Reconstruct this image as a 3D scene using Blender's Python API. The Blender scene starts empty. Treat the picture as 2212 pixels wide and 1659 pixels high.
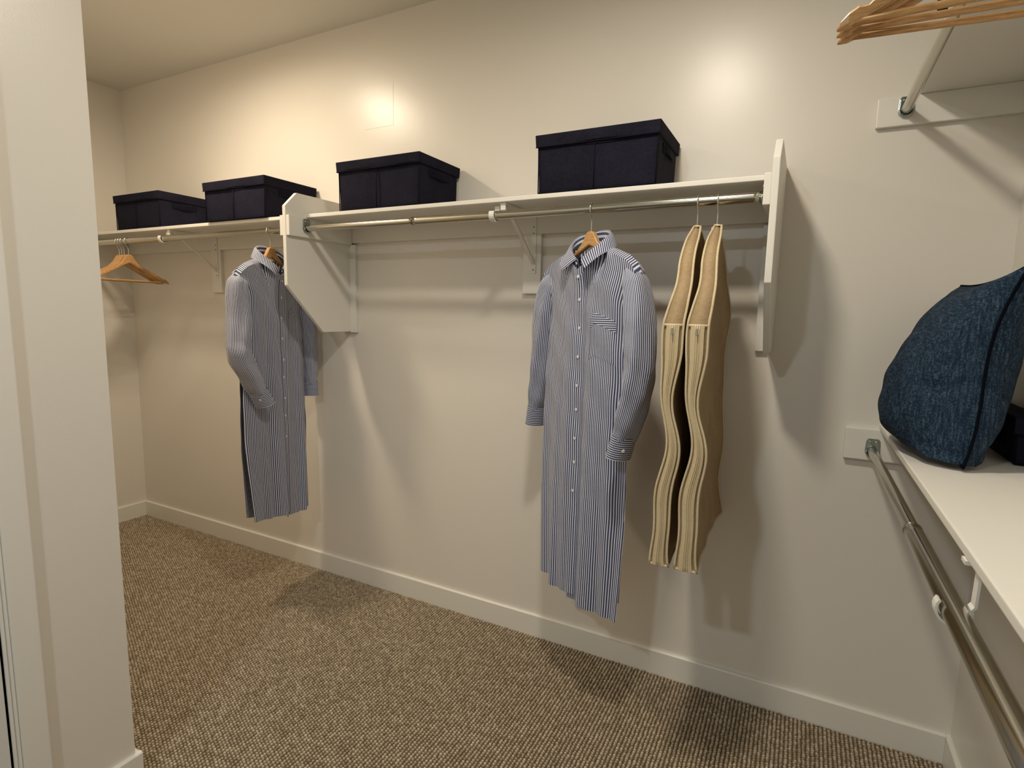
import bpy, bmesh, math, random
import numpy as np
from mathutils import Matrix, Vector
random.seed(7); rng = np.random.default_rng(7)
S = bpy.context.scene
C = S.collection
PI = math.pi

# ------------------------------------------------------------------ camera
F_PX, YAW, PITCH, ROLL = 1204.87, 0.4779, -0.1281, 0.0207
fw = Vector((-math.sin(YAW)*math.cos(PITCH), math.cos(YAW)*math.cos(PITCH), math.sin(PITCH)))
r0 = fw.cross(Vector((0, 0, 1))).normalized(); u0 = r0.cross(fw)
rt = math.cos(ROLL)*r0 + math.sin(ROLL)*u0
up = -math.sin(ROLL)*r0 + math.cos(ROLL)*u0
cam_d = bpy.data.cameras.new('camera'); cam = bpy.data.objects.new('camera', cam_d); C.objects.link(cam)
cam_d.sensor_fit = 'HORIZONTAL'; cam_d.sensor_width = 36; cam_d.lens = F_PX*36/2212
cam_d.clip_start = 0.02
M = Matrix((rt, up, -fw)).transposed().to_4x4(); M.translation = Vector((0, -2.119, 1.425))
cam.matrix_world = M
S.camera = cam

# ------------------------------------------------------------------ world, exposure
wd = bpy.data.worlds.new('world'); S.world = wd; wd.use_nodes = True
wd.node_tree.nodes['Background'].inputs[0].default_value = (.6, .7, .8, 1)
wd.node_tree.nodes['Background'].inputs[1].default_value = 0.3
S.view_settings.view_transform = 'Standard'; S.view_settings.look = 'None'
S.view_settings.gamma = 1; S.view_settings.use_curve_mapping = False
S.view_settings.exposure = 0.14
LAMP_WARM = (1.0, .845, .635); LAMP_COOL = (.86, .95, 1.0)
# lamp: (x, y, z of diffuser, colour, strength)
LAMPS = [(-2.43, -.80, 2.68, LAMP_WARM, 290), (-.46, -1.15, 2.68, (1.0, .905, .755), 275), (-.75, -3.1, 2.68, LAMP_COOL, 315)]

# ------------------------------------------------------------------ helpers
def link(name, me, mat=None, parent=None, smooth=False):
    o = bpy.data.objects.new(name, me); C.objects.link(o)
    if mat is not None and not me.materials: me.materials.append(mat)
    if parent is not None: o.parent = parent
    if smooth: me.shade_smooth()
    return o
def tag(o, label, cat, group=None):
    o['label'] = label; o['category'] = cat
    if group: o['group'] = group
    return o
def struct(o): o['kind'] = 'structure'; return o
def thing(name, label, cat, loc=(0, 0, 0), rz=0, group=None):
    o = bpy.data.objects.new(name, None); C.objects.link(o); o.empty_display_size = .05
    o.location = loc; o.rotation_euler = (0, 0, rz); tag(o, label, cat, group)
    return o
def raw(name, v, f, mat, parent=None, smooth=False, uv=None, off=(0, 0, 0)):
    me = bpy.data.meshes.new(name)
    v = np.asarray(v, float) - np.asarray(off)
    me.from_pydata([tuple(p) for p in v], [], [tuple(q) for q in f])
    if uv is not None:
        l = me.uv_layers.new(name='UVMap')
        idx = np.zeros(len(me.loops), np.int32); me.loops.foreach_get('vertex_index', idx)
        l.data.foreach_set('uv', np.asarray(uv, np.float32)[idx].ravel())
    me.update()
    return link(name, me, mat, parent, smooth)
def from_bm(name, bm, mat, parent, smooth=False, off=(0, 0, 0)):
    bmesh.ops.translate(bm, verts=bm.verts, vec=[-c for c in off])
    bmesh.ops.recalc_face_normals(bm, faces=bm.faces)
    me = bpy.data.meshes.new(name); bm.to_mesh(me); bm.free()
    return link(name, me, mat, parent, smooth)
def bevel(bm, w, seg=2):
    if w > 0: bmesh.ops.bevel(bm, geom=list(bm.edges), offset=w, segments=seg, profile=.6, affect='EDGES')
def box(name, lo, hi, mat, parent=None, bev=.0015, seg=2, off=(0, 0, 0)):
    bm = bmesh.new(); bmesh.ops.create_cube(bm, size=1)
    for v in bm.verts:
        v.co = Vector([lo[i] if v.co[i] < 0 else hi[i] for i in range(3)])
    bevel(bm, bev, seg)
    return from_bm(name, bm, mat, parent, off=off)
def prism(name, poly, fn, a, b, mat, parent=None, bev=.002, seg=2, off=(0, 0, 0)):
    """extrude the 2-D polygon between a and b; fn(p, q, t) -> point"""
    bm = bmesh.new()
    A = [bm.verts.new(fn(p, q, a)) for p, q in poly]; B = [bm.verts.new(fn(p, q, b)) for p, q in poly]
    n = len(poly); bm.faces.new(A); bm.faces.new(B[::-1])
    for i in range(n): bm.faces.new((A[i], B[i], B[(i+1) % n], A[(i+1) % n]))
    bmesh.ops.recalc_face_normals(bm, faces=bm.faces)
    bevel(bm, bev, seg)
    return from_bm(name, bm, mat, parent, off=off)
def catmull(pts, n):
    P = np.asarray(pts, float); P = np.vstack([2*P[0]-P[1], P, 2*P[-1]-P[-2]]); out = []
    for i in range(1, len(P)-2):
        for k in range(n):
            t = k/n; a, b, c, d = P[i-1], P[i], P[i+1], P[i+2]
            out.append(.5*((2*b)+(-a+c)*t+(2*a-5*b+4*c-d)*t*t+(-a+3*b-3*c+d)*t**3))
    out.append(P[-2]); return np.array(out)
def frames(P):
    P = np.asarray(P, float); T = np.gradient(P, axis=0); T /= np.linalg.norm(T, axis=1)[:, None]
    ref = np.array([0, 0, 1.]) if abs(T[0][2]) < .9 else np.array([1., 0, 0])
    N = []; n = ref - T[0]*(ref@T[0]); n /= np.linalg.norm(n)
    for t in T:
        n = n - t*(n@t); n /= np.linalg.norm(n); N.append(n)
    N = np.array(N); return T, N, np.cross(T, N)
def tube(name, P, r, mat, parent=None, seg=8, off=(0, 0, 0), caps=True):
    P = np.asarray(P, float); T, N, B = frames(P); r = np.broadcast_to(r, len(P))
    a = np.arange(seg)*2*PI/seg
    v = (P[:, None, :] + r[:, None, None]*(np.cos(a)[None, :, None]*N[:, None, :]+np.sin(a)[None, :, None]*B[:, None, :])).reshape(-1, 3)
    f = [(i*seg+j, i*seg+(j+1) % seg, (i+1)*seg+(j+1) % seg, (i+1)*seg+j) for i in range(len(P)-1) for j in range(seg)]
    if caps: f += [tuple(range(seg))[::-1], tuple(range((len(P)-1)*seg, len(P)*seg))]
    return raw(name, v, f, mat, parent, True, off=off)
def grid(name, G, mat, parent=None, uv=None, closed=False, off=(0, 0, 0), solid=0):
    G = np.asarray(G, float); n, m = G.shape[:2]
    f = [(i*m+j, i*m+(j+1) % m, (i+1)*m+(j+1) % m, (i+1)*m+j) for i in range(n-1) for j in range(m if closed else m-1)]
    o = raw(name, G.reshape(-1, 3), f, mat, parent, True, None if uv is None else np.asarray(uv).reshape(-1, 2), off)
    if solid:
        s = o.modifiers.new('thickness', 'SOLIDIFY'); s.thickness = solid; s.offset = 0
        e = o.modifiers.new('crisp_edges', 'EDGE_SPLIT'); e.split_angle = 1.0
    return o
def lathe(name, prof, mat, parent=None, seg=32, loc=(0, 0, 0)):
    v = []; n = len(prof)
    for r, z in prof:
        for k in range(seg): v.append((loc[0]+r*math.cos(2*PI*k/seg), loc[1]+r*math.sin(2*PI*k/seg), loc[2]+z))
    f = [(i*seg+j, i*seg+(j+1) % seg, (i+1)*seg+(j+1) % seg, (i+1)*seg+j) for i in range(n-1) for j in range(seg)]
    return raw(name, v, f, mat, parent, True)

# ------------------------------------------------------------------ materials
class Mat:
    def __init__(s, name):
        s.m = bpy.data.materials.new(name); s.m.use_nodes = True; s.t = s.m.node_tree; s.b = s.t.nodes['Principled BSDF']
    def n(s, typ, **kw):
        k = s.t.nodes.new(typ)
        for a, b in kw.items():
            if a.startswith('i_'):
                key = a[2:]; key = int(key) if key.isdigit() else key
                k.inputs[key].default_value = b
            else: setattr(k, a, b)
        return k
    def l(s, a, b): s.t.links.new(a, b)
    def set(s, **kw):
        for a, b in kw.items():
            a = a.replace('_', ' ')
            if a == 'Base Color' and len(b) == 3: b = (*b, 1)
            s.b.inputs[a].default_value = b
        return s
    def noise(s, scale, detail=3, rough=.5, stretch=None, coord='Object'):
        tc = s.n('ShaderNodeTexCoord'); mp = s.n('ShaderNodeMapping')
        if stretch: mp.inputs['Scale'].default_value = stretch
        s.l(tc.outputs[coord], mp.inputs[0])
        nz = s.n('ShaderNodeTexNoise'); nz.inputs['Scale'].default_value = scale
        nz.inputs['Detail'].default_value = detail; nz.inputs['Roughness'].default_value = rough
        s.l(mp.outputs[0], nz.inputs['Vector']); return nz.outputs[0]
    def ramp(s, src, stops):
        r = s.n('ShaderNodeValToRGB'); e = r.color_ramp.elements
        while len(e) < len(stops): e.new(.5)
        for k, (p, c) in zip(e, stops): k.position = p; k.color = (*c, 1)
        s.l(src, r.inputs[0]); return r.outputs[0]
    def math(s, op, a, b=None):
        k = s.n('ShaderNodeMath', operation=op)
        for i, x in enumerate((a, b)):
            if x is None: continue
            if isinstance(x, (int, float)): k.inputs[i].default_value = x
            else: s.l(x, k.inputs[i])
        return k.outputs[0]
    def bump(s, h, strength=.3, dist=.001):
        b = s.n('ShaderNodeBump'); b.inputs['Strength'].default_value = strength; b.inputs['Distance'].default_value = dist
        s.l(h, b.inputs['Height']); s.l(b.outputs[0], s.b.inputs['Normal']); return s
    def col(s, c): s.l(c, s.b.inputs['Base Color']); return s

def paint(name, base, rough, bs=.12, scale=420):
    m = Mat(name).set(Base_Color=base, Roughness=rough)
    m.b.inputs['Specular IOR Level'].default_value = .5
    m.bump(m.noise(scale, 2), bs, .0006)
    return m.m
WALL = paint('wall_paint', (.775, .732, .662), .315, .2)
TRIM = paint('trim_paint', (.80, .775, .71), .30, .08)
SHELF = paint('shelf_paint', (.80, .775, .71), .36, .12)
CEIL = paint('ceiling_paint', (.74, .71, .64), .8, .2)
DOOR = paint('door_paint', (.72, .71, .67), .35, .05)

def carpet_mats():
    m = Mat('carpet_loops').set(Roughness=.95)
    m.b.inputs['Specular IOR Level'].default_value = .1
    a = m.n('ShaderNodeAttribute', attribute_name='loop_tone')
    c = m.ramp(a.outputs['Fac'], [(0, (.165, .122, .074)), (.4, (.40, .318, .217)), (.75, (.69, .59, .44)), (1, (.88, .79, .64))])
    mx = m.n('ShaderNodeMix', data_type='RGBA', blend_type='MULTIPLY'); mx.inputs[0].default_value = .45
    m.l(c, mx.inputs[6]); m.l(m.ramp(m.noise(900, 2), [(.3, (.45, .42, .4)), (.7, (1.25, 1.25, 1.25))]), mx.inputs[7])
    m.col(mx.outputs[2]); m.bump(m.noise(1300, 2), .7, .001)
    b = Mat('carpet_backing').set(Base_Color=(.15, .105, .06), Roughness=1)
    return m.m, b.m
LOOPS, BACKING = carpet_mats()

def metal(name, c, rough):
    m = Mat(name).set(Base_Color=c, Metallic=1.0, Roughness=rough)
    m.bump(m.noise(300, 2, stretch=(1, 1, 1)), .03, .0003); return m.m
NICKEL = metal('brushed_nickel', (.52, .50, .43), .17)
CHROME = metal('chrome_wire', (.75, .75, .73), .15)
ZINC = metal('zinc_flange', (.42, .47, .46), .25)
BRACKET = paint('white_enamel', (.80, .78, .72), .3, .02)

def wood():
    m = Mat('hanger_wood').set(Roughness=.38)
    n = m.noise(14, 5, .6, (3, 24, 24)); n2 = m.noise(60, 2, .5, (1, 9, 9))
    w = m.math('ADD', m.math('MULTIPLY', n, .75), m.math('MULTIPLY', n2, .25))
    m.col(m.ramp(w, [(.3, (.36, .175, .058)), (.5, (.54, .295, .11)), (.7, (.66, .41, .18))]))
    m.bump(n2, .1, .0004); return m.m
WOOD = wood()

def stripes(name, axis):
    m = Mat(name).set(Roughness=.75)
    m.b.inputs['Sheen Weight'].default_value = .15
    uvn = m.n('ShaderNodeUVMap', uv_map='UVMap'); sp = m.n('ShaderNodeSeparateXYZ'); m.l(uvn.outputs[0], sp.inputs[0])
    fr = m.math('FRACT', m.math('MULTIPLY', sp.outputs[axis], 1/.0069))
    c = m.ramp(fr, [(.0, (.040, .050, .125)), (.53, (.040, .050, .125)), (.60, (.70, .72, .81)), (.94, (.70, .72, .81)), (1.0, (.040, .050, .125))])
    m.col(c); m.bump(m.noise(55, 4, .6), .35, .004)
    return m.m
STRIPE_V = stripes('striped_cotton_lengthwise', 0); STRIPE_H = stripes('striped_cotton_crosswise', 1)
BUTTON = Mat('pearl_button').set(Base_Color=(.70, .70, .74), Roughness=.25).m

def canvas(name, c1, c2, spec=.25):
    m = Mat(name).set(Roughness=.85)
    m.b.inputs['Specular IOR Level'].default_value = spec
    a = m.noise(700, 2, .5, (1, 1, .15)); b = m.noise(700, 2, .5, (.15, .15, 1)); c = m.noise(9, 3)
    w = m.math('ADD', m.math('ADD', m.math('MULTIPLY', a, .35), m.math('MULTIPLY', b, .35)), m.math('MULTIPLY', c, .3))
    m.col(m.ramp(w, [(.36, c1), (.64, c2)])); m.bump(w, .5, .0012); return m.m
CANVAS = canvas('tan_canvas', (.30, .21, .115), (.47, .35, .205))
PIPING = canvas('cream_piping', (.56, .46, .29), (.72, .61, .42))
ZIPTAPE = canvas('zipper_tape', (.52, .42, .25), (.64, .53, .34))
NAVY = canvas('navy_box_fabric', (.0050, .0048, .0105), (.0165, .0155, .029), .10)
NAVYSEAM = canvas('navy_box_seam', (.0030, .0030, .007), (.009, .0085, .017), .10)
def denim():
    m = Mat('heather_blue_fabric').set(Roughness=.9)
    m.b.inputs['Specular IOR Level'].default_value = .15
    a = m.noise(260, 3, .6, (1, .10, 1)); b = m.noise(260, 3, .6, (1, 1, .10)); c = m.noise(1100, 2)
    w = m.math('ADD', m.math('ADD', m.math('MULTIPLY', a, .4), m.math('MULTIPLY', b, .4)), m.math('MULTIPLY', c, .2))
    m.col(m.ramp(w, [(.38, (.004, .010, .024)), (.5, (.013, .029, .055)), (.66, (.075, .115, .155))]))
    m.bump(w, .5, .0015); return m.m
DENIM = denim(); DARKPIPE = Mat('dark_piping').set(Base_Color=(.003, .004, .008), Roughness=1.0, Specular_IOR_Level=.05).m
def emis(name, col, st):
    m = Mat(name).set(Base_Color=(.9, .9, .9)); m.b.inputs['Emission Color'].default_value = (*col, 1)
    m.b.inputs['Emission Strength'].default_value = st; return m.m

# ------------------------------------------------------------------ room shell
XL, XR, H = -3.889, .520, 2.74
XE, YF, YB = -1.665, -1.29, -4.3          # entry wall, front wall of the long bay, wall behind the camera
w = .1
struct(box('floor', (XL-w, YB-w, -.06), (XR+w, w, 0), BACKING, bev=0))
struct(box('ceiling', (XL-w, YB-w, H), (XR+w, w, H+.06), CEIL, bev=0))
wall_back = struct(box('wall_back', (XL-w, 0, 0), (XR+w, w, H), WALL, bev=0))
struct(box('wall_left', (XL-w, YF-w, 0), (XL, 0, H), WALL, bev=0))
struct(box('wall_right', (XR, YB-w, 0), (XR+w, 0, H), WALL, bev=0))
struct(box('wall_front', (XL, YF-.115, 0), (XE-.115, YF, H), WALL, bev=0))
DY0, DY1, DH = -1.566, -2.38, 2.06         # door opening in the entry wall
def entry_wall():
    bm = bmesh.new()
    def b(lo, hi):
        g = bmesh.ops.create_cube(bm, size=1)['verts']
        for v in g: v.co = Vector([lo[i] if v.co[i] < 0 else hi[i] for i in range(3)])
    b((XE-.115, DY0, 0), (XE, YF, H)); b((XE-.115, DY1, DH), (XE, DY0, H)); b((XE-.115, YB, 0), (XE, DY1, H))
    return struct(from_bm('wall_entry', bm, WALL, None))
entry_wall()
struct(box('wall_rear', (XE-.115, YB-w, 0), (XR+w, YB, H), WALL, bev=0))
# filled and repainted rectangle on the back wall
pt = box('wall_patch', (-1.905, -.0007, 2.262), (-1.735, .01, 2.452), WALL, wall_back, bev=.0005)

BT, BH = .014, .103
bprof = [(0, 0), (BT, 0), (BT, BH-.004), (BT-.004, BH), (0, BH)]
def base(name, fn, a, b): struct(prism(name, bprof, fn, a, b, TRIM, bev=.0012, seg=2))
base('baseboard_back', lambda p, q, t: (t, -p, q), XL+BT, XR-BT)
base('baseboard_left', lambda p, q, t: (XL+p, t, q), YF+BT, 0)
base('baseboard_right', lambda p, q, t: (XR-p, t, q), YB, 0)
base('baseboard_front', lambda p, q, t: (t, YF+p, q), XL+BT, XE)
base('baseboard_entry', lambda p, q, t: (XE+p, t, q), -1.495, YF+BT)

# door in the entry wall: casing boards, stop bead and closed slab
def door():
    x = XE
    c = struct(prism('trim_1', [(-1.495, 0), (-1.552, 0), (-1.552, DH+.07), (-1.495, DH+.07)], lambda p, q, t: (t, p, q), x, x+.018, TRIM, bev=.003))
    struct(prism('trim_2', [(-1.552, 0), (-1.5585, 0), (-1.5585, DH), (-1.552, DH)], lambda p, q, t: (t, p, q), x, x+.012, TRIM, bev=.002))
    struct(prism('trim_3', [(-1.5585, 0), (-1.566, 0), (-1.566, DH), (-1.5585, DH)], lambda p, q, t: (t, p, q), x-.10, x+.006, TRIM, bev=.002))
    struct(box('trim_4', (x, -2.45, DH+.012), (x+.018, -1.552, DH+.07), TRIM, bev=.003))
    struct(box('trim_5', (x, -2.45, 0), (x+.018, DY1, DH+.012), TRIM, bev=.003))
    d = bpy.data.objects.new('door_1', None); C.objects.link(d); d.location = (x, -1.97, 0); d['kind'] = 'structure'
    o = (x, -1.97, 0)
    box('slab', (x-.036, DY1+.004, .012), (x-.001, DY0-.004, DH-.003), DOOR, d, .002, off=o)
    for z0, z1 in ((.2, .95), (1.1, 1.9)):
        box('raised_panel', (x-.004, DY1+.12, z0), (x+.004, DY0-.12, z1), DOOR, d, .004, off=o)
    h = lathe('door_knob', [(.0, 0), (.012, 0), (.012, .03), (.026, .045), (.026, .06), (.0, .066)], ZINC, d)
    h.rotation_euler = (0, PI/2, 0); h.location = (.0, -.33, .95)
door()

# ------------------------------------------------------------------ ceiling lamps
def lamp(x, y, z, col, st, label):
    t = thing('ceiling_light', label, 'ceiling light', (x, y, H), group='round ceiling lights')
    lathe('housing', [(0, 0), (.105, 0), (.105, z-H+.006), (.098, z-H), (.082, z-H), (.080, z-H+.004)], TRIM, t, 40)
    e = emis('lamp_diffuser', col, st)
    d = lathe('diffuser', [(.080, z-H+.004), (.0001, z-H-.004)], e, t, 20)
for L, lab in zip(LAMPS, ('round ceiling light over the far left end of the closet', 'round ceiling light above the middle of the closet', 'round ceiling light by the entry behind the viewer')):
    lamp(*L, lab)

# ------------------------------------------------------------------ carpet loops
def carpet():
    px, py = .0130, .0108
    P = []
    for ix in range(int((XR-XL)/px)+1):
        x = XL+BT+.004+ix*px
        if x > XR-BT-.004: break
        y0 = (YF+BT) if x < XE+BT+.004 else -1.55
        ys = np.arange(-BT-.004-(py/2 if ix % 2 else 0), y0, -py)
        P.append(np.stack([np.full(len(ys), x), ys], 1))
    P = np.concatenate(P); n = len(P)
    P += rng.normal(0, .0005, P.shape)
    # one loop: squashed dome, 2 rings of 5 and a tip
    a = np.arange(5)*PI/2.5+.3
    U = np.concatenate([np.stack([np.cos(a)*.0062, np.sin(a)*.0058, np.zeros(5)], 1), np.stack([np.cos(a)*.0046, np.sin(a)*.0044, np.full(5, .0056)], 1), [[0, 0, .0076]]])
    Fc = [(i, (i+1) % 5, 5+(i+1) % 5, 5+i) for i in range(5)]; Ft = [(5+i, 5+(i+1) % 5, 10) for i in range(5)]
    sc = rng.uniform(.88, 1.10, (n, 1, 1)); V = U[None]*sc
    lean = rng.normal(0, .0008, (n, 2)); k = U[None, :, 2]/.0076
    V[:, :, 0] += lean[:, :1]*k; V[:, :, 1] += lean[:, 1:]*k
    V[:, :, :2] += P[:, None, :]
    V = V.reshape(-1, 3)
    q = (np.array(Fc)[None]+11*np.arange(n)[:, None, None]).reshape(-1); t = (np.array(Ft)[None]+11*np.arange(n)[:, None, None]).reshape(-1)
    me = bpy.data.meshes.new('carpet_pile')
    me.vertices.add(len(V)); me.vertices.foreach_set('co', V.astype(np.float32).ravel())
    nl = len(q)+len(t); me.loops.add(nl); me.loops.foreach_set('vertex_index', np.concatenate([q, t]).astype(np.int32))
    npoly = 10*n; me.polygons.add(npoly)
    st = np.concatenate([np.arange(5*n)*4, 20*n+np.arange(5*n)*3]).astype(np.int32)
    me.polygons.foreach_set('loop_start', st)
    me.update(calc_edges=True); me.validate()
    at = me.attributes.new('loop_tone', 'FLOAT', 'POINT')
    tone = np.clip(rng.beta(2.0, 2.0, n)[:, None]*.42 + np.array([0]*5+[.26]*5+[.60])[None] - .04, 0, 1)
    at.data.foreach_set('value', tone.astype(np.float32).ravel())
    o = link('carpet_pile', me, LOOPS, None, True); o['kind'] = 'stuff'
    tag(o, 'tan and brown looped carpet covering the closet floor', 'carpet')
carpet()

# ------------------------------------------------------------------ shelving on the back wall
ZB, ZT, RODZ, RODY = 1.818, 1.834, 1.772, -.300
def end_panel(x0, x1, sides, label):
    t = thing('end_panel', label, 'shelf panel', ((x0+x1)/2, 0, 1.313)); o = ((x0+x1)/2, 0, 1.313)
    poly = [(0, 1.92), (-.331, 1.92), (-.395, 1.857), (-.395, 1.521), (-.194, 1.313), (0, 1.313)]
    prism('board', poly, lambda p, q, s: (s, p, q), x0, x1, SHELF, t, .0025, off=o)
    for s in sides:
        a, b = (x1, x1+.019) if s > 0 else (x0-.019, x0)
        box('rod_cleat', (a, -.393, 1.733), (b, -.018, ZB), SHELF, t, .0018, off=o)
        a, b = (x1, x1+.037) if s > 0 else (x0-.037, x0)
        box('wall_cleat', (a, -.019, 1.309), (b, 0, 1.733), SHELF, t, .0018, off=o)
    return t
end_panel(-2.018, -1.999, (1, -1), 'white angled support panel dividing the two shelves of the back wall')
end_panel(-.109, -.090, (-1,), 'white angled support panel at the right end of the back shelf')

def strip(name, P2, wid, th, fn, mat, parent, off):
    """flat band following the 2-D path P2 (b, z), width wid along the shelf"""
    P = np.asarray(P2, float); T = np.gradient(P, axis=0); T /= np.linalg.norm(T, axis=1)[:, None]
    N = np.stack([-T[:, 1], T[:, 0]], 1); A = P+N*th/2; B = P-N*th/2; v = []; f = []
    for i in range(len(P)):
        for (b, z), a in ((A[i], -wid/2), (A[i], wid/2), (B[i], wid/2), (B[i], -wid/2)): v.append(fn(a, b, z))
    for i in range(len(P)-1):
        for j in range(4): f.append((4*i+j, 4*i+(j+1) % 4, 4*i+4+(j+1) % 4, 4*i+4+j))
    f += [(3, 2, 1, 0), tuple(4*(len(P)-1)+j for j in range(4))]
    return raw(name, v, f, mat, parent, False, off=off)
def bracket(parent, off, fn, zt, zr, br, tab=True):
    """steel bracket: fn(a along shelf, b out from wall, z); zt underside of shelf, (br, zr) rod axis"""
    b0 = .019
    wp = strip('bracket', [(b0+.002, zt-.235), (b0+.002, zt-.12), (b0+.002, zt-.004)], .022, .003, fn, BRACKET, parent, off)
    strip('bracket_arm', [(b0, zt-.004), (.15, zt-.004), (br-.012, zt-.004)], .022, .006, fn, BRACKET, wp, (0, 0, 0))
    if tab: strip('end_tab', [(br-.014, zt-.0005), (br-.014, zt-.012), (br-.014, zt-.026)], .020, .005, fn, BRACKET, wp, (0, 0, 0))
    strip('brace', [(b0+.004, zt-.196), (.13, zt-.105), (br-.04, zt-.012)], .014, .008, fn, BRACKET, wp, (0, 0, 0))
    an = np.radians(np.linspace(-215, 35, 16)); R = .0215
    hk = [(br-.025, zt-.010), (br-.024, zr+.012)]+[(br+R*math.cos(x), zr+R*math.sin(x)) for x in an[1:]]
    g = lambda a, b, z: fn(a-.03, b, z)
    strip('rod_hook', hk, .020, .0035, g, BRACKET, wp, (0, 0, 0))
    for z in (zt-.22, zt-.075, zt-.05):
        p = np.array(fn(0, b0+.003, z)); q = np.array(fn(0, b0+.0055, z))
        tube('screw', [p, (p+q)/2, q], .0035, ZINC, wp, 8)
    for ch in wp.children:                                   # wp holds its own points about `off`
        ch.location = [-c for c in off]
    return wp
def back_shelf(x0, x1, bx, label):
    o = ((x0+x1)/2, 0, 1.5); t = thing('wall_shelf', label, 'shelf', o)
    box('shelf_board', (x0, -.300, ZB), (x1, 0, ZT), SHELF, t, .003, 3, off=o)
    box('ledger', (x0+.019, -.019, 1.741), (x1-.019, 0, ZB), SHELF, t, .0015, off=o)
    box('backing_board', (bx-.040, -.019, 1.502), (bx+.040, 0, 1.741), SHELF, t, .0015, off=o)
    bracket(t, o, lambda a, b, z: (bx+a+.008, -b, z), ZB, RODZ, .300)
back_shelf(XL, -2.018, -3.01, 'long white shelf on the far left of the back wall carrying two boxes')
back_shelf(-1.999, -.109, -1.008, 'white shelf between the two angled panels of the back wall')

def flange(parent, off, c, n, upz=True):
    """rod socket plate: centre c, facing direction n (x or y axis)"""
    n = np.array(n, float); s = np.cross([0, 0, 1], n); c = np.array(c, float)
    pts = [(-.019, .034), (-.014, .040), (.014, .040), (.019, .034)]+[(.021*math.cos(a), .021*math.sin(a)) for a in np.radians(np.linspace(0, -180, 12))]
    P = lambda p, q, tt: tuple(c+s*p+np.array([0, 0, 1])*q+n*tt)
    fl = prism('flange', pts, P, 0, .004, ZINC, parent, .0012, off=off)
    rim = prism('rim', [(p*.86, q*.9) for p, q in pts], P, .004, .0055, ZINC, fl, .0008); 
    ring = [c+s*.0175*math.cos(a)+np.array([0, 0, 1])*.0175*math.sin(a)+n*.009 for a in np.linspace(PI*.0, -PI, 14)]
    cup = tube('cup', ring, .0035, ZINC, fl, 8)
    k = [rim, cup]
    for q in (-.008, .008):
        b = c+s*q+np.array([0, 0, .029]); k.append(tube('screw', [b+n*.005, b+n*.007, b+n*.0085], [.0035, .0034, .002], CHROME, fl, 10))
    for ch in k: ch.location = [-x for x in off]
    return fl
def closet_rod(a, b, join, r1, r2, label, thick_first):
    a, b = np.array(a, float), np.array(b, float); n = (b-a)/np.linalg.norm(b-a); o = tuple((a+b)/2)
    t = thing('closet_rod', label, 'closet rod', o, group='metal closet rods')
    j = a+(b-a)*join
    ra, rb = (r1, r2) if thick_first else (r2, r1)
    def cyl(nm, p, q, r):
        return tube(nm, [p, p+(q-p)*.02, (p+q)/2, q-(q-p)*.02, q], r, NICKEL, t, 28, off=o)
    cyl('outer_tube' if thick_first else 'inner_tube', a+n*.006, j, ra)
    cyl('inner_tube' if thick_first else 'outer_tube', j, b-n*.006, rb)
    cr = np.array([[np.cos(x), np.sin(x)] for x in np.linspace(0, 2*PI, 25)]); s = np.cross([0, 0, 1], n)
    tube('joint_ring', [j+s*max(ra, rb)*c+np.array([0, 0, 1])*max(ra, rb)*d for c, d in cr], .0007, NICKEL, t, 6, off=o, caps=False)
    flange(t, o, a, n); flange(t, o, b, -n)
closet_rod((XL+.019, RODY, RODZ), (-2.037, RODY, RODZ), .10, .0155, .0135, 'long nickel closet rod under the far left shelf of the back wall', False)
closet_rod((-1.980, RODY, RODZ), (-.128, RODY, RODZ), .315, .0160, .0135, 'nickel closet rod between the two angled panels, holding a dress and bags', False)

# ------------------------------------------------------------------ shelves on the right wall
def right_shelf(name_lab, xf, zb, zt, by, cleat_z, rod):
    o = (.4, -1.1, zb); t = thing('wall_shelf', name_lab, 'shelf', o)
    box('shelf_board', (xf, -2.6, zb), (XR, 0, zt), SHELF, t, .004, 3, off=o)
    box('end_cleat', (.147, -.019, cleat_z), (XR, 0, zb), SHELF, t, .003, off=o)
    box('ledger', (XR-.019, -2.6, cleat_z), (XR, -.019, zb), SHELF, t, .002, off=o)
    box('backing_board', (XR-.019, by-.04, zb-.32), (XR, by+.04, cleat_z), SHELF, t, .002, off=o)
    bracket(t, o, lambda a, b, z: (XR-b, by+a, z), zb, rod[1], XR-rod[0], False)
right_shelf('deep white shelf high on the right wall', .250, 2.090, 2.108, -1.75, 2.006, (.221, 2.047))
right_shelf('deep white shelf low on the right wall under the blue pillow', .240, 1.075, 1.093, -1.10, .972, (.226, 1.005))
closet_rod((.221, -.019, 2.047), (.221, -2.58, 2.047), .3, .0160, .0135, 'nickel closet rod running toward the viewer under the high right shelf', False)
closet_rod((.226, -.019, 1.005), (.226, -2.58, 1.005), .30, .0165, .0138, 'thick nickel closet rod running toward the viewer under the low right shelf', False)

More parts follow.
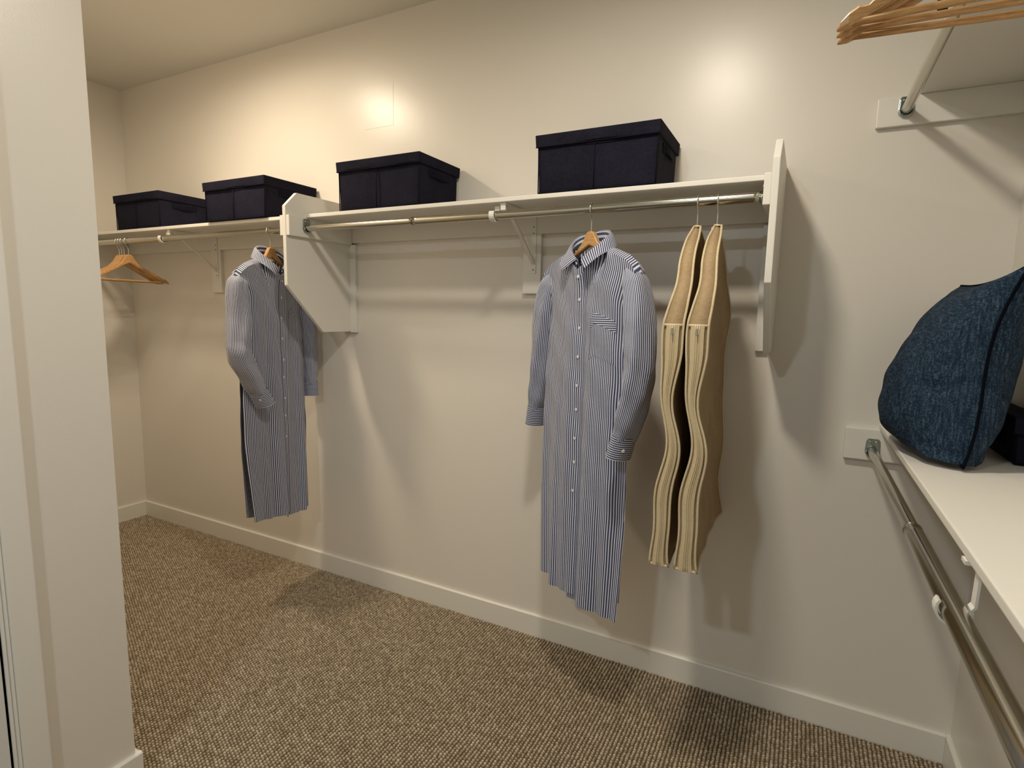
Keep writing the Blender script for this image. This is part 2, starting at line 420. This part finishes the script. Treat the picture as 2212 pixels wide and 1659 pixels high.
# ------------------------------------------------------------------ storage boxes
def storage_box(x0, x1, yf, yb, z, h, label, handle=1, axis='x'):
    o = ((x0+x1)/2, (yf+yb)/2, z); t = thing('storage_box', label, 'storage box', o, group='navy fabric storage boxes')
    W_, D_ = (x1-x0)/2, (yb-yf)/2; lid = .041
    def puff(nm, hx, hy, z0, z1, k, mat, flare=0):
        bm = bmesh.new(); bmesh.ops.create_cube(bm, size=1)
        bmesh.ops.subdivide_edges(bm, edges=bm.edges, cuts=9, use_grid_fill=True)
        ph = rng.uniform(0, 6, 4)
        for v in bm.verts:
            a, b, c = v.co*2
            s = 1+flare*c
            q = k*(1-c*c)
            dx = q*(1-b*b)*(.6*math.sin(3*b+ph[0])+.4) if abs(a) > .99 else 0
            dy = q*(1-a*a)*(.6*math.sin(4*a+ph[1])+.4) if abs(b) > .99 else 0
            dz = .002*math.sin(5*a+ph[2]) if abs(c) > .99 and c < 0 and nm == 'lid' else 0
            v.co = Vector((a*hx*s+math.copysign(dx, a), b*hy*s+math.copysign(dy, b), (z0+z1)/2+c*(z1-z0)/2+dz))
        es = [e for e in bm.edges if len(e.link_faces) == 2 and e.calc_face_angle(0) > .6]
        bmesh.ops.bevel(bm, geom=es, offset=.003, segments=2, profile=.5, affect='EDGES')
        return from_bm(nm, bm, mat, t, True)
    puff('body', W_-.010, D_-.010, .0, h-.012, .004, NAVY, .008)
    puff('lid', W_, D_, h-lid, h, .0025, NAVY, .006)
    # centre seam of the front, bottom and corner bindings
    yfr = -D_+.008
    tube('seam', [(0, yfr-.0045, .004), (0.001, yfr-.0065, h*.4), (0, yfr-.0045, h-lid)], .0016, NAVYSEAM, t, 6)
    for sx in (-1, 1): tube('corner_binding', [(sx*(W_-.0105), yfr+.001, .002), (sx*(W_-.010), yfr+.001, h*.5), (sx*(W_-.009), yfr+.0005, h-lid)], .0022, NAVYSEAM, t, 6)
    tube('bottom_binding', [(-W_+.011, yfr, .003), (0, yfr-.001, .003), (W_-.011, yfr, .003)], .0024, NAVYSEAM, t, 6)
    tube('lid_binding', [(-W_+.002, -D_+.0005, h-lid+.001), (0, -D_-.0005, h-lid), (W_-.002, -D_+.0005, h-lid+.001)], .0020, NAVYSEAM, t, 6)
    # strap handle on each end
    for sx in (-1, 1):
        xs = sx*(W_-.009); zc = h-lid-.024
        P = [(xs-sx*.004, -.062, zc), (xs+sx*.004, -.05, zc), (xs+sx*.010, -.02, zc-.004), (xs+sx*.010, .02, zc-.004), (xs+sx*.004, .05, zc), (xs-sx*.004, .062, zc)]
        P = catmull(P, 5); hgt = np.array([0, 0, .011]); G = np.stack([P-hgt, P-hgt*.4, P+hgt*.4, P+hgt], 1)
        hd = grid('handle', G, NAVYSEAM, t, solid=.003)
        for sy in (-1, 1): box('handle_patch', (xs-.003, sy*.056-.013, zc-.016), (xs+.003, sy*.056+.013, zc+.016), NAVYSEAM, hd, .001)
    return t
storage_box(-3.470, -3.048, -.303, -.012, ZT, .186, 'navy fabric lidded box at the far left end of the back shelf')
storage_box(-2.655, -2.215, -.322, -.012, ZT, .184, 'navy fabric lidded box half hidden behind the dividing panel')
storage_box(-1.800, -1.366, -.298, -.010, ZT, .200, 'navy fabric lidded box just right of the dividing panel')
storage_box(-.868, -.440, -.305, -.012, ZT, .194, 'navy fabric lidded box on the shelf above the right striped dress')
storage_box(.196, .506, -.95, -.49, 2.108, .19, 'navy fabric box on the high right shelf, cut by the top of the picture')

# ------------------------------------------------------------------ hangers
def hook_path(rr=.0199):
    an = np.radians(np.linspace(-35, 190, 18))
    arc = [(rr*math.cos(a), 0, rr*math.sin(a)-.0016) for a in an]
    return catmull(arc+[(-.0165, 0, -.014), (-.006, 0, -.030), (-.0005, 0, -.044), (0, 0, -.060), (0, 0, -.080)], 3)
TOPX = [0, .010, .017, .026, .040, .07, .12, .165, .180, .184, .190, .196, .208, .218, .222]
TOPZ = [-.074, -.0745, -.079, -.094, -.114, -.139, -.163, -.186, -.1945, -.1985, -.1990, -.1980, -.205, -.215, -.221]
BOTX = [0, .02, .05, .1, .15, .19, .21, .222]
BOTZ = [-.120, -.128, -.143, -.170, -.196, -.216, -.224, -.225]
def hanger_meshes():
    xs = np.array(sorted(set([-x for x in TOPX]+TOPX))); ax = np.abs(xs)
    zt = np.interp(ax, TOPX, TOPZ); zb = np.interp(ax, BOTX, BOTZ)
    yb = -.20*ax**2                                         # arms bow toward the front
    th = np.interp(ax, [0, .02, .15, .215, .222], [.0105, .0095, .0075, .0065, .003])
    sec = [(-.7, -1), (-1, -.8), (-1, .8), (-.7, 1), (.7, 1), (1, .8), (1, -.8), (.7, -1)]
    G = []
    for i, x in enumerate(xs):
        zc, hh = (zt[i]+zb[i])/2, max(.001, (zt[i]-zb[i])/2)
        e = min(.35, .004/hh)
        G.append([(x*.955, yb[i]+th[i]*s, zc+hh*(c if abs(c) == 1 else math.copysign(1-e, c))) for s, c in sec])
    return np.array(G)
HG = hanger_meshes()
PROTO = {}
def hanger(loc, rz, label, group, hook_rz=0, sw=0):
    t = thing('clothes_hanger', label, 'hanger', loc, rz, group)
    t.rotation_euler = (0, sw, rz)
    if not PROTO:
        n, m = HG.shape[:2]
        f = [(i*m+j, i*m+(j+1) % m, (i+1)*m+(j+1) % m, (i+1)*m+j) for i in range(n-1) for j in range(m)]+[tuple(range(m))[::-1], tuple((n-1)*m+j for j in range(m))]
        PROTO['frame'] = raw('frame', HG.reshape(-1, 3), f, WOOD, t)
        xb = np.linspace(-.194, .194, 9)
        PROTO['bar'] = tube('bar', [(x, -.0082, -.2165) for x in xb], .0050, WOOD, t, 10)
        PROTO['hook'] = tube('hook', hook_path(), .0021, CHROME, t, 8); k = PROTO['hook']
    else:
        for nm in ('frame', 'bar', 'hook'):
            c = PROTO[nm].copy(); C.objects.link(c); c.parent = t
            if nm == 'hook': k = c
    k.rotation_euler = (0, 0, hook_rz)
    return t
R = math.radians
hl = [(-3.446, -3), (-3.422, -2), (-3.398, -1), (-3.356, -5)]
hn = ['leftmost of the four bare wooden hangers on the far left rod', 'second from left of the four bare wooden hangers on the far left rod', 'third from left of the four bare wooden hangers on the far left rod', 'rightmost of the four bare wooden hangers on the far left rod, standing clear']
for (x, a), l in zip(hl, hn):
    hanger((x, RODY, RODZ), R(97+a), l, 'bare hangers on the far left rod', hook_rz=R(-7-a))
hr = [(-1.100, 6, 'bare wooden hanger under the high right shelf, farthest from the viewer'), (-1.137, 2, 'bare wooden hanger under the high right shelf, middle of the three'), (-1.172, -2, 'bare wooden hanger under the high right shelf, nearest the viewer')]
for y, a, l in hr:
    hanger((.221, y, 2.047), R(a), l, 'bare hangers under the high right shelf')

# ------------------------------------------------------------------ striped shirt dresses
def dress(loc, rz, label, seed, sleeves):
    rg = np.random.default_rng(seed); ph = rg.uniform(0, 6.28, 8)
    t = thing('shirt_dress', label, 'dress', loc, rz, 'striped shirt dresses')
    NR = .078; HW = .224
    Aw = lambda r: np.interp(r, [0, .05, .12, .2, .35, .7, 1], [.224, .216, .192, .190, .200, .204, .190])
    nk = lambda c: -.203+.100*((1-c)/2)**.45            # height of the neckline, c = cos of the angle from the front
    def top(s):
        u = np.abs(s)*HW
        c = np.sqrt(np.clip(1-(u/NR)**2, 0, 1))
        sh = np.interp(u, [NR, .12, .17, .205, HW], [nk(0), -.140, -.161, -.187, -.228])
        return np.where(u < NR, nk(c), sh)
    def sheet(s0, s1, ns, front, lift=0, hem=lambda s: -1.37):
        s = np.linspace(s0, s1, ns); r = np.linspace(0, 1, 70)**1.05
        Rr, Ss = np.meshgrid(r, s, indexing='ij'); tp = top(Ss) if front else np.where(np.abs(Ss)*HW < NR, nk(0), top(Ss))
        Z = tp+(hem(Ss)-tp)*Rr
        X = Ss*Aw(Rr)+.004*np.sin(7*Rr+ph[0])*np.abs(Ss)
        u0_ = np.abs(Ss)*HW
        y_top = np.where(u0_ < NR, .055*np.sqrt(np.clip(1-(u0_/NR)**2, 0, 1)), 0)
        D_ = .040+.014*Rr; y_b = D_*np.clip(1-np.abs(Ss)**2.4, 0, 1)**.75
        k = np.clip(Rr/.10, 0, 1); k = k*k*(3-2*k)
        Y = y_top*(1-k)+y_b*k+.025*np.clip(Rr/.010, 0, 1)**.5*(1-k)*np.clip((u0_-NR)/.02, 0, 1)*np.clip((HW-u0_)/.010, 0, 1)**.5
        amp = (.0035+.016*Rr)*k
        fold = np.sin(8*Ss+ph[1]+1.5*Rr)*.55+np.sin(15*Ss+ph[2]-1.2*Rr)*.38+np.sin(27*Ss+ph[3])*.14
        Y = Y+amp*fold*(1-.4*np.abs(Ss)**6)
        Y = Y+.0025*np.sin(40*Z+9*Ss+ph[4])*k*(1-Rr)          # creases
        slit = np.clip((Rr-.66)/.34, 0, 1)*np.abs(Ss)**8
        Y = Y+(.016 if front else .010)*slit+lift
        Y = -Y if front else Y
        X = X*(1-.04*slit) if not front else X
        UV = np.stack([Ss*.205, Z], -1)
        return np.stack([X, Y, Z], -1), UV
    hemL = lambda s: -1.338+.012*np.abs(s)**2
    hemR = lambda s: -1.358-.016*np.clip(s, 0, 1)**2
    g, uv = sheet(-1, .12, 46, True, .0035, hemL); grid('front_panel', g, STRIPE_V, t, uv, solid=.0012); left_front = g
    g, uv = sheet(-.05, 1, 44, True, 0, hemR); grid('front_panel', g, STRIPE_V, t, uv, solid=.0012); right_front = g
    g, uv = sheet(-1, 1, 60, False, 0, lambda s: -1.315-.02*(1-np.abs(s)**3)); grid('back_panel', g, STRIPE_V, t, uv, solid=.0012)
    # button placket: a band on the overlapping edge
    pl = left_front[2:, -8:, :].copy(); pl[:, :, 1] -= .0016
    uvp = np.stack([np.broadcast_to(np.linspace(0, .031, 8), pl.shape[:2])+.0017, pl[:, :, 2]], -1)
    pk = grid('placket', pl, STRIPE_V, t, uvp, solid=.0018)
    zz = pl[:, 3, 2]
    for z in np.arange(-.215, -1.0, -.093):
        i = int(np.argmin(np.abs(zz-z))); p = pl[i, 3]
        b = lathe('button', [(.0, 0), (.0056, 0), (.0060, .0012), (.0045, .0018), (.0001, .0014)], BUTTON, pk, 12)
        b.rotation_euler = (PI/2, 0, 0); b.location = p+np.array([0, -.0012, 0])
    # chest pocket on the wearer's left (viewer's right)
    rows = np.where((right_front[:, 18, 2] < -.335) & (right_front[:, 18, 2] > -.485))[0]
    pc = right_front[rows[0]:rows[-1]+1, 14:35, :].copy(); pc[:, :, 1] -= .0011
    lowest = pc[-1, :, 2].copy(); j = np.linspace(-1, 1, pc.shape[1])
    uvq = np.stack([np.broadcast_to(np.linspace(.002, .110, pc.shape[1]), pc.shape[:2]), pc[:, :, 2]], -1)
    pkt = grid('pocket', pc, STRIPE_V, t, uvq, solid=.0008)
    hm = pc[:3].copy(); hm[:, :, 1] -= .0009
    grid('pocket_hem', hm, STRIPE_H, pkt, np.stack([hm[:, :, 0], hm[:, :, 2]], -1), solid=.0008)
    # collar: stand rising from the neckline, then the fall turning down to two points
    def neck(p):
        return np.array([NR*math.sin(p), -(.055 if math.cos(p) > 0 else .045)*math.cos(p), nk(math.cos(p))])
    ps = np.linspace(.13, 2*PI-.13, 65); G = []; UV = []
    for p in ps:
        n_ = neck(p); o_ = np.array([math.sin(p), -math.cos(p), 0]); fr = max(0, math.cos(p)); sgn = math.copysign(1, math.sin(p))
        hs = .032-.010*fr; ln = .048-.012*fr
        st = n_+np.array([0, 0, hs])-o_*.005; row = [n_-o_*.002, n_+np.array([0, 0, hs*.6])-o_*.003, st, st+np.array([0, 0, .004])+o_*.004]
        for h in np.linspace(.15, 1, 7):
            q = st+o_*(.008+.017*h)+np.array([0, 0, .003-ln*h*.92])
            q = q+np.array([sgn*.040*h*fr**3, -.003*h*fr, 0]); row.append(q)
        G.append(row); UV.append([((p-PI)*.075, k*.006) for k in range(len(row))])
    G = np.array(G)
    grid('collar', G[:, 2:], STRIPE_V, t, np.array(UV)[:, 2:], solid=.0022)
    grid('collar_stand', G[:, :4], STRIPE_H, t, np.array(UV)[:, :4], solid=.0014)
    # sleeves
    for sg, pts, cz in sleeves:
        P = catmull(pts, 9); n = len(P); T, N, B = frames(P)
        T_ = T; X_ = np.array([1., 0, 0])-T_*T_[:, :1]; X_ /= np.linalg.norm(X_, axis=1)[:, None]; Y_ = np.cross(T_, X_)
        q = np.linspace(0, 1, n)
        wx = np.interp(q, [0, .12, .35, .7, .92, 1], [.022, .038, .040, .037, .034, .027]); wy = np.interp(q, [0, .12, .35, .6, .9, 1], [.022, .046, .062, .059, .053, .047])
        a = np.linspace(0, 2*PI, 41)[:-1]
        rad = 1+.07*np.sin(3*a[None]+5*q[:, None]+ph[5])*q[:, None]+.05*np.sin(5*a[None]-9*q[:, None]+ph[6])+.035*np.sin(2*a[None]+34*q[:, None]+ph[7])*np.clip(q*3-.8, 0, 1)[:, None]
        G = P[:, None]+rad[..., None]*(np.cos(a)[None, :, None]*wx[:, None, None]*X_[:, None]+np.sin(a)[None, :, None]*wy[:, None, None]*Y_[:, None])
        G = np.concatenate([G, G[:, :1]], 1); aa = np.linspace(0, 2*PI, 41)
        L = np.concatenate([[0], np.cumsum(np.linalg.norm(np.diff(P, axis=0), axis=1))])
        uv = np.stack([np.broadcast_to(aa*.055, G.shape[:2]), np.broadcast_to(L[:, None], G.shape[:2])], -1)
        sl = grid('sleeve', G, STRIPE_V, t, uv, solid=.0012)
        e = P[-1]; d = T[-1]; cl = .062
        rows = np.linspace(-.012, cl, 6); G = []
        for h in rows:
            G.append([e+d*h+1.0*(math.cos(x)*.028*X_[-1]+math.sin(x)*.050*Y_[-1]) for x in aa])
        G = np.array(G); uv = np.stack([np.broadcast_to(aa*.04, G.shape[:2]), np.broadcast_to(rows[:, None], G.shape[:2])], -1)
        cf = grid('cuff', G, STRIPE_H, sl, uv, solid=.002)
        c0 = e+d*cl*.5
        b = lathe('button', [(.0, 0), (.0056, 0), (.0060, .0012), (.0045, .0018), (.0001, .0014)], BUTTON, cf, 12)
        b.rotation_euler = (PI/2, 0, 0); b.rotation_euler = (PI/2, 0, sg*R(62)); b.location = c0+np.array([sg*.0265, -.020, 0])
    return t
SL = lambda sg, P: (sg, [(sg*x, y, z) for x, y, z in P], 0)
D1, D2 = (-2.213, RODY, RODZ), (-.655, RODY, RODZ)
hanger(D1, R(97), 'wooden hanger carrying the left striped dress', 'hangers inside the striped dresses', hook_rz=R(-7))
dress(D1, R(97), 'navy and white striped shirt dress hanging left of the dividing panel', 3,
      [SL(-1, [(.176, 0, -.204), (.199, 0, -.268), (.206, -.008, -.40), (.226, -.020, -.50), (.234, -.036, -.57), (.205, -.058, -.65), (.172, -.070, -.725)]),
       SL(1, [(.176, 0, -.204), (.199, 0, -.268), (.206, -.004, -.40), (.216, -.006, -.52), (.220, -.008, -.63), (.222, -.010, -.73)])])
hanger(D2, R(-25), 'wooden hanger carrying the right striped dress', 'hangers inside the striped dresses', hook_rz=R(25+90))
dress(D2, R(-25), 'navy and white striped shirt dress hanging beside the tan garment bags', 11,
      [SL(-1, [(.176, 0, -.204), (.200, .002, -.268), (.212, .006, -.37), (.230, .010, -.50), (.246, .012, -.62), (.262, .012, -.715)]),
       SL(1, [(.176, 0, -.204), (.205, 0, -.268), (.232, -.008, -.36), (.250, -.018, -.47), (.252, -.028, -.56), (.240, -.040, -.65), (.222, -.048, -.735)])])

# ------------------------------------------------------------------ garment bags
def garment_bag(x, label, seed, drift, th0, th1, lean):
    rg = np.random.default_rng(seed); ph = rg.uniform(0, 6.28, 10)
    o = (x, RODY, RODZ); t = thing('garment_bag', label, 'garment bag', o, 0, 'tan canvas garment bags')
    # local coordinates: x = thickness (world x), y = width, z; near edge is negative y
    zs = np.concatenate([np.linspace(-1.050, -.36, 56), np.linspace(-.345, -.078, 22)])
    def wid(z, s):                                       # half width toward the viewer (s=-1) or the wall (s=1)
        a = np.interp(z, [-1.05, -.6, -.36, -.30, -.20, -.12, -.078], [.283, .278, .276, .258, .170, .078, .020])
        return a if s < 0 else a*.93
    th = lambda z: np.interp(z, [-1.05, -.97, -.8, -.62, -.45, -.36, -.2, -.12, -.078], [th1, th1*.8, th1*.58, th0*.72, th0*1.05, th0, th0*.85, .034, .020])
    wav = lambda z, k: (.0088*np.sin(14*z+ph[k])+.0052*np.sin(27*z+ph[k+1]))*np.clip((-z-.10)/.25, 0, 1)
    mid = lambda z: drift*np.clip((-z-.1)/.95, 0, 1)
    def pt(z, u, side):
        """u -1 near .. 1 far, side -1 left face, 1 right face"""
        y = u*wid(z, -1 if u < 0 else 1)
        e = (wav(z, 0)*(1-u)/2+.5*wav(z, 3)*(1+u)/2)*abs(u)**1.5
        half = th(z)/2*(.55+.45*abs(u)**3 if True else 1)
        half = half+.0022*math.sin(9*u+7*z+ph[6])*(1-u*u)
        own = .0040*math.sin(15*z+ph[7]+1.3*side)*abs(u)**2*min(1, max(0, (-z-.2)/.12))
        return (mid(z)+e+side*half+own+lean*u, y, z)
    us = np.concatenate([np.linspace(-1, 1, 25)])
    V = []; m = 0
    for z in zs:
        ring = [pt(z, u, 1) for u in us]+[pt(z, u, -1) for u in us[::-1]]
        V.append(ring)
    G = np.array(V); n, m = G.shape[:2]
    # near and far gussets sink a little between the piped edges
    f = [(i*m+j, i*m+(j+1) % m, (i+1)*m+(j+1) % m, (i+1)*m+j) for i in range(n-1) for j in range(m)]
    f += [tuple(range(m)), tuple(range((n-1)*m, n*m))[::-1]]
    raw('cover', G.reshape(-1, 3), f, CANVAS, t, True)
    nu = len(us)
    for nm, col in (('right near', 0), ('right far', nu-1), ('left far', nu), ('left near', m-1)):
        tube('piping', G[:, col, :]+np.array([0, -.001 if 'near' in nm else .001, 0]), .0034, PIPING, t, 8)
    ring = np.concatenate([G[0], G[0][:1]]); tube('hem_piping', ring, .0036, PIPING, t, 8, caps=False)
    # zipper tape on the near gusset, from the shoulder seam down
    zz = [i for i, z in enumerate(zs) if z < -.37]
    a, b = G[zz, 0], G[zz, m-1]
    T_ = np.stack([b+(a-b)*k+np.array([0, -.004-.004*(1-abs(2*k-1)), 0]) for k in (.18, .34, .46, .54, .66, .82)], 1)
    zp = grid('zipper', T_, ZIPTAPE, t, solid=.0015)
    for k in (.40, .60): tube('zipper_fold', b+(a-b)*k+np.array([0, -.0088, 0]), .0013, PIPING, zp, 6)
    tube('zipper_teeth', b+(a-b)*.5+np.array([0, -.0092, 0]), .0019, ZIPTAPE, zp, 6)
    s0 = T_[-1].mean(0); box('zipper_pull', s0+np.array([-.002, -.011, -.026]), s0+np.array([.002, -.009, -.006]), ZINC, zp, .001)
    i0 = zz[-1]; tube('shoulder_seam', [G[i0, 0], (G[i0, 0]+G[i0, m-1])/2+np.array([0, -.006, 0]), G[i0, m-1]], .0038, PIPING, t, 8)
    # opening at the top, wooden neck and hook of the hanger inside
    tp = G[-1]; tube('neck_binding', np.concatenate([tp, tp[:1]]), .0026, PIPING, t, 8, caps=False)
    box('hanger_neck', (-.009, -.014, -.12), (.009, .014, -.072), WOOD, t, .004)
    hk = tube('hook', hook_path(), .0021, CHROME, t, 8); hk.rotation_euler = (0, 0, R(90))
garment_bag(-.314, 'left one of two tan canvas garment bags with cream piping', 9, .002, .045, .058, -.004)
garment_bag(-.256, 'right one of two tan canvas garment bags, its broad side showing', 9, .016, .046, .066, -.006)

# ------------------------------------------------------------------ pillow on the low right shelf
def pillow():
    o = (.36, -.34, 1.093); t = thing('throw_pillow', 'plump heathered blue square pillow leaning on the low right shelf', 'pillow', o)
    bn, tn = np.array([.324, -.592, 1.106]), np.array([.402, -.605, 1.545])      # near edge, bottom and top
    bf, tf = np.array([.330, -.105, 1.110]), np.array([.385, -.120, 1.525])
    N_ = 44
    a = np.linspace(-1, 1, N_)
    def P(i, j):
        s, q = (1+i)/2, (1+j)/2                       # i near->far, j bottom->top
        return bn*(1-s)*(1-q)+bf*s*(1-q)+tn*(1-s)*q+tf*s*q
    c = (bn+bf+tn+tf)/4; e1 = (bf-bn)/np.linalg.norm(bf-bn); e2 = (tn-bn)/np.linalg.norm(tn-bn); nn = np.cross(e1, e2)
    if nn[0] > 0: nn = -nn
    out = []
    for sd in (1, -1):
        G = np.zeros((N_, N_, 3))
        for ii, i in enumerate(a):
            for jj, j in enumerate(a):
                i2 = i*(1-.075*(1-j*j)); j2 = j*(1-.075*(1-i*i))
                js = j+.20*(1-j*j)
                tk = max(0, (1-i*i))**.42*max(0, 1-js*js)**.38*(.158 if sd > 0 else .088)
                wr = .003*math.sin(9*i+5*j+2)*math.sin(4*j-7*i)+.002*math.sin(16*j+6*i)*(1-abs(i))
                cr = .020*math.exp(-((i+.95)**2+(j+.95)**2)/.05)*math.sin(16*(i-j))   # gathers at the near bottom corner
                cr += .012*math.exp(-((i+1)**2/.06+(j+.1)**2/.02))*math.sin(26*(j+.1)-6*(i+1))
                G[ii, jj] = P(i2, j2)+nn*sd*(tk+(wr+cr)*min(1, tk*25))+np.array([0, 0, -.45*tk])+nn*.014*math.sin(2.6*j+.5)*(abs(i)**4)
        G[..., 2] = np.maximum(G[..., 2], 1.0945)
        out.append(G)
    n = N_; V = np.concatenate([out[0].reshape(-1, 3), out[1].reshape(-1, 3)]); f = []
    for k in (0, 1):
        for i in range(n-1):
            for j in range(n-1):
                q = [k*n*n+i*n+j, k*n*n+(i+1)*n+j, k*n*n+(i+1)*n+j+1, k*n*n+i*n+j+1]; f.append(q if k == 0 else q[::-1])
    bm = bmesh.new(); vs = [bm.verts.new(p) for p in V]
    for q in f: bm.faces.new([vs[x] for x in q])
    bmesh.ops.remove_doubles(bm, verts=bm.verts, dist=1e-5)
    from_bm('cover', bm, DENIM, t, True, off=o)
    G = out[0]; edge = np.concatenate([G[:, 0], G[-1, 1:], G[-2::-1, -1], G[0, -2::-1]])
    tube('piping', edge, .0032, DARKPIPE, t, 6, off=o, caps=False)
pillow()
storage_box(.452, .517, -.45, -.13, 1.093, .115, 'low dark navy box tucked behind the blue pillow')
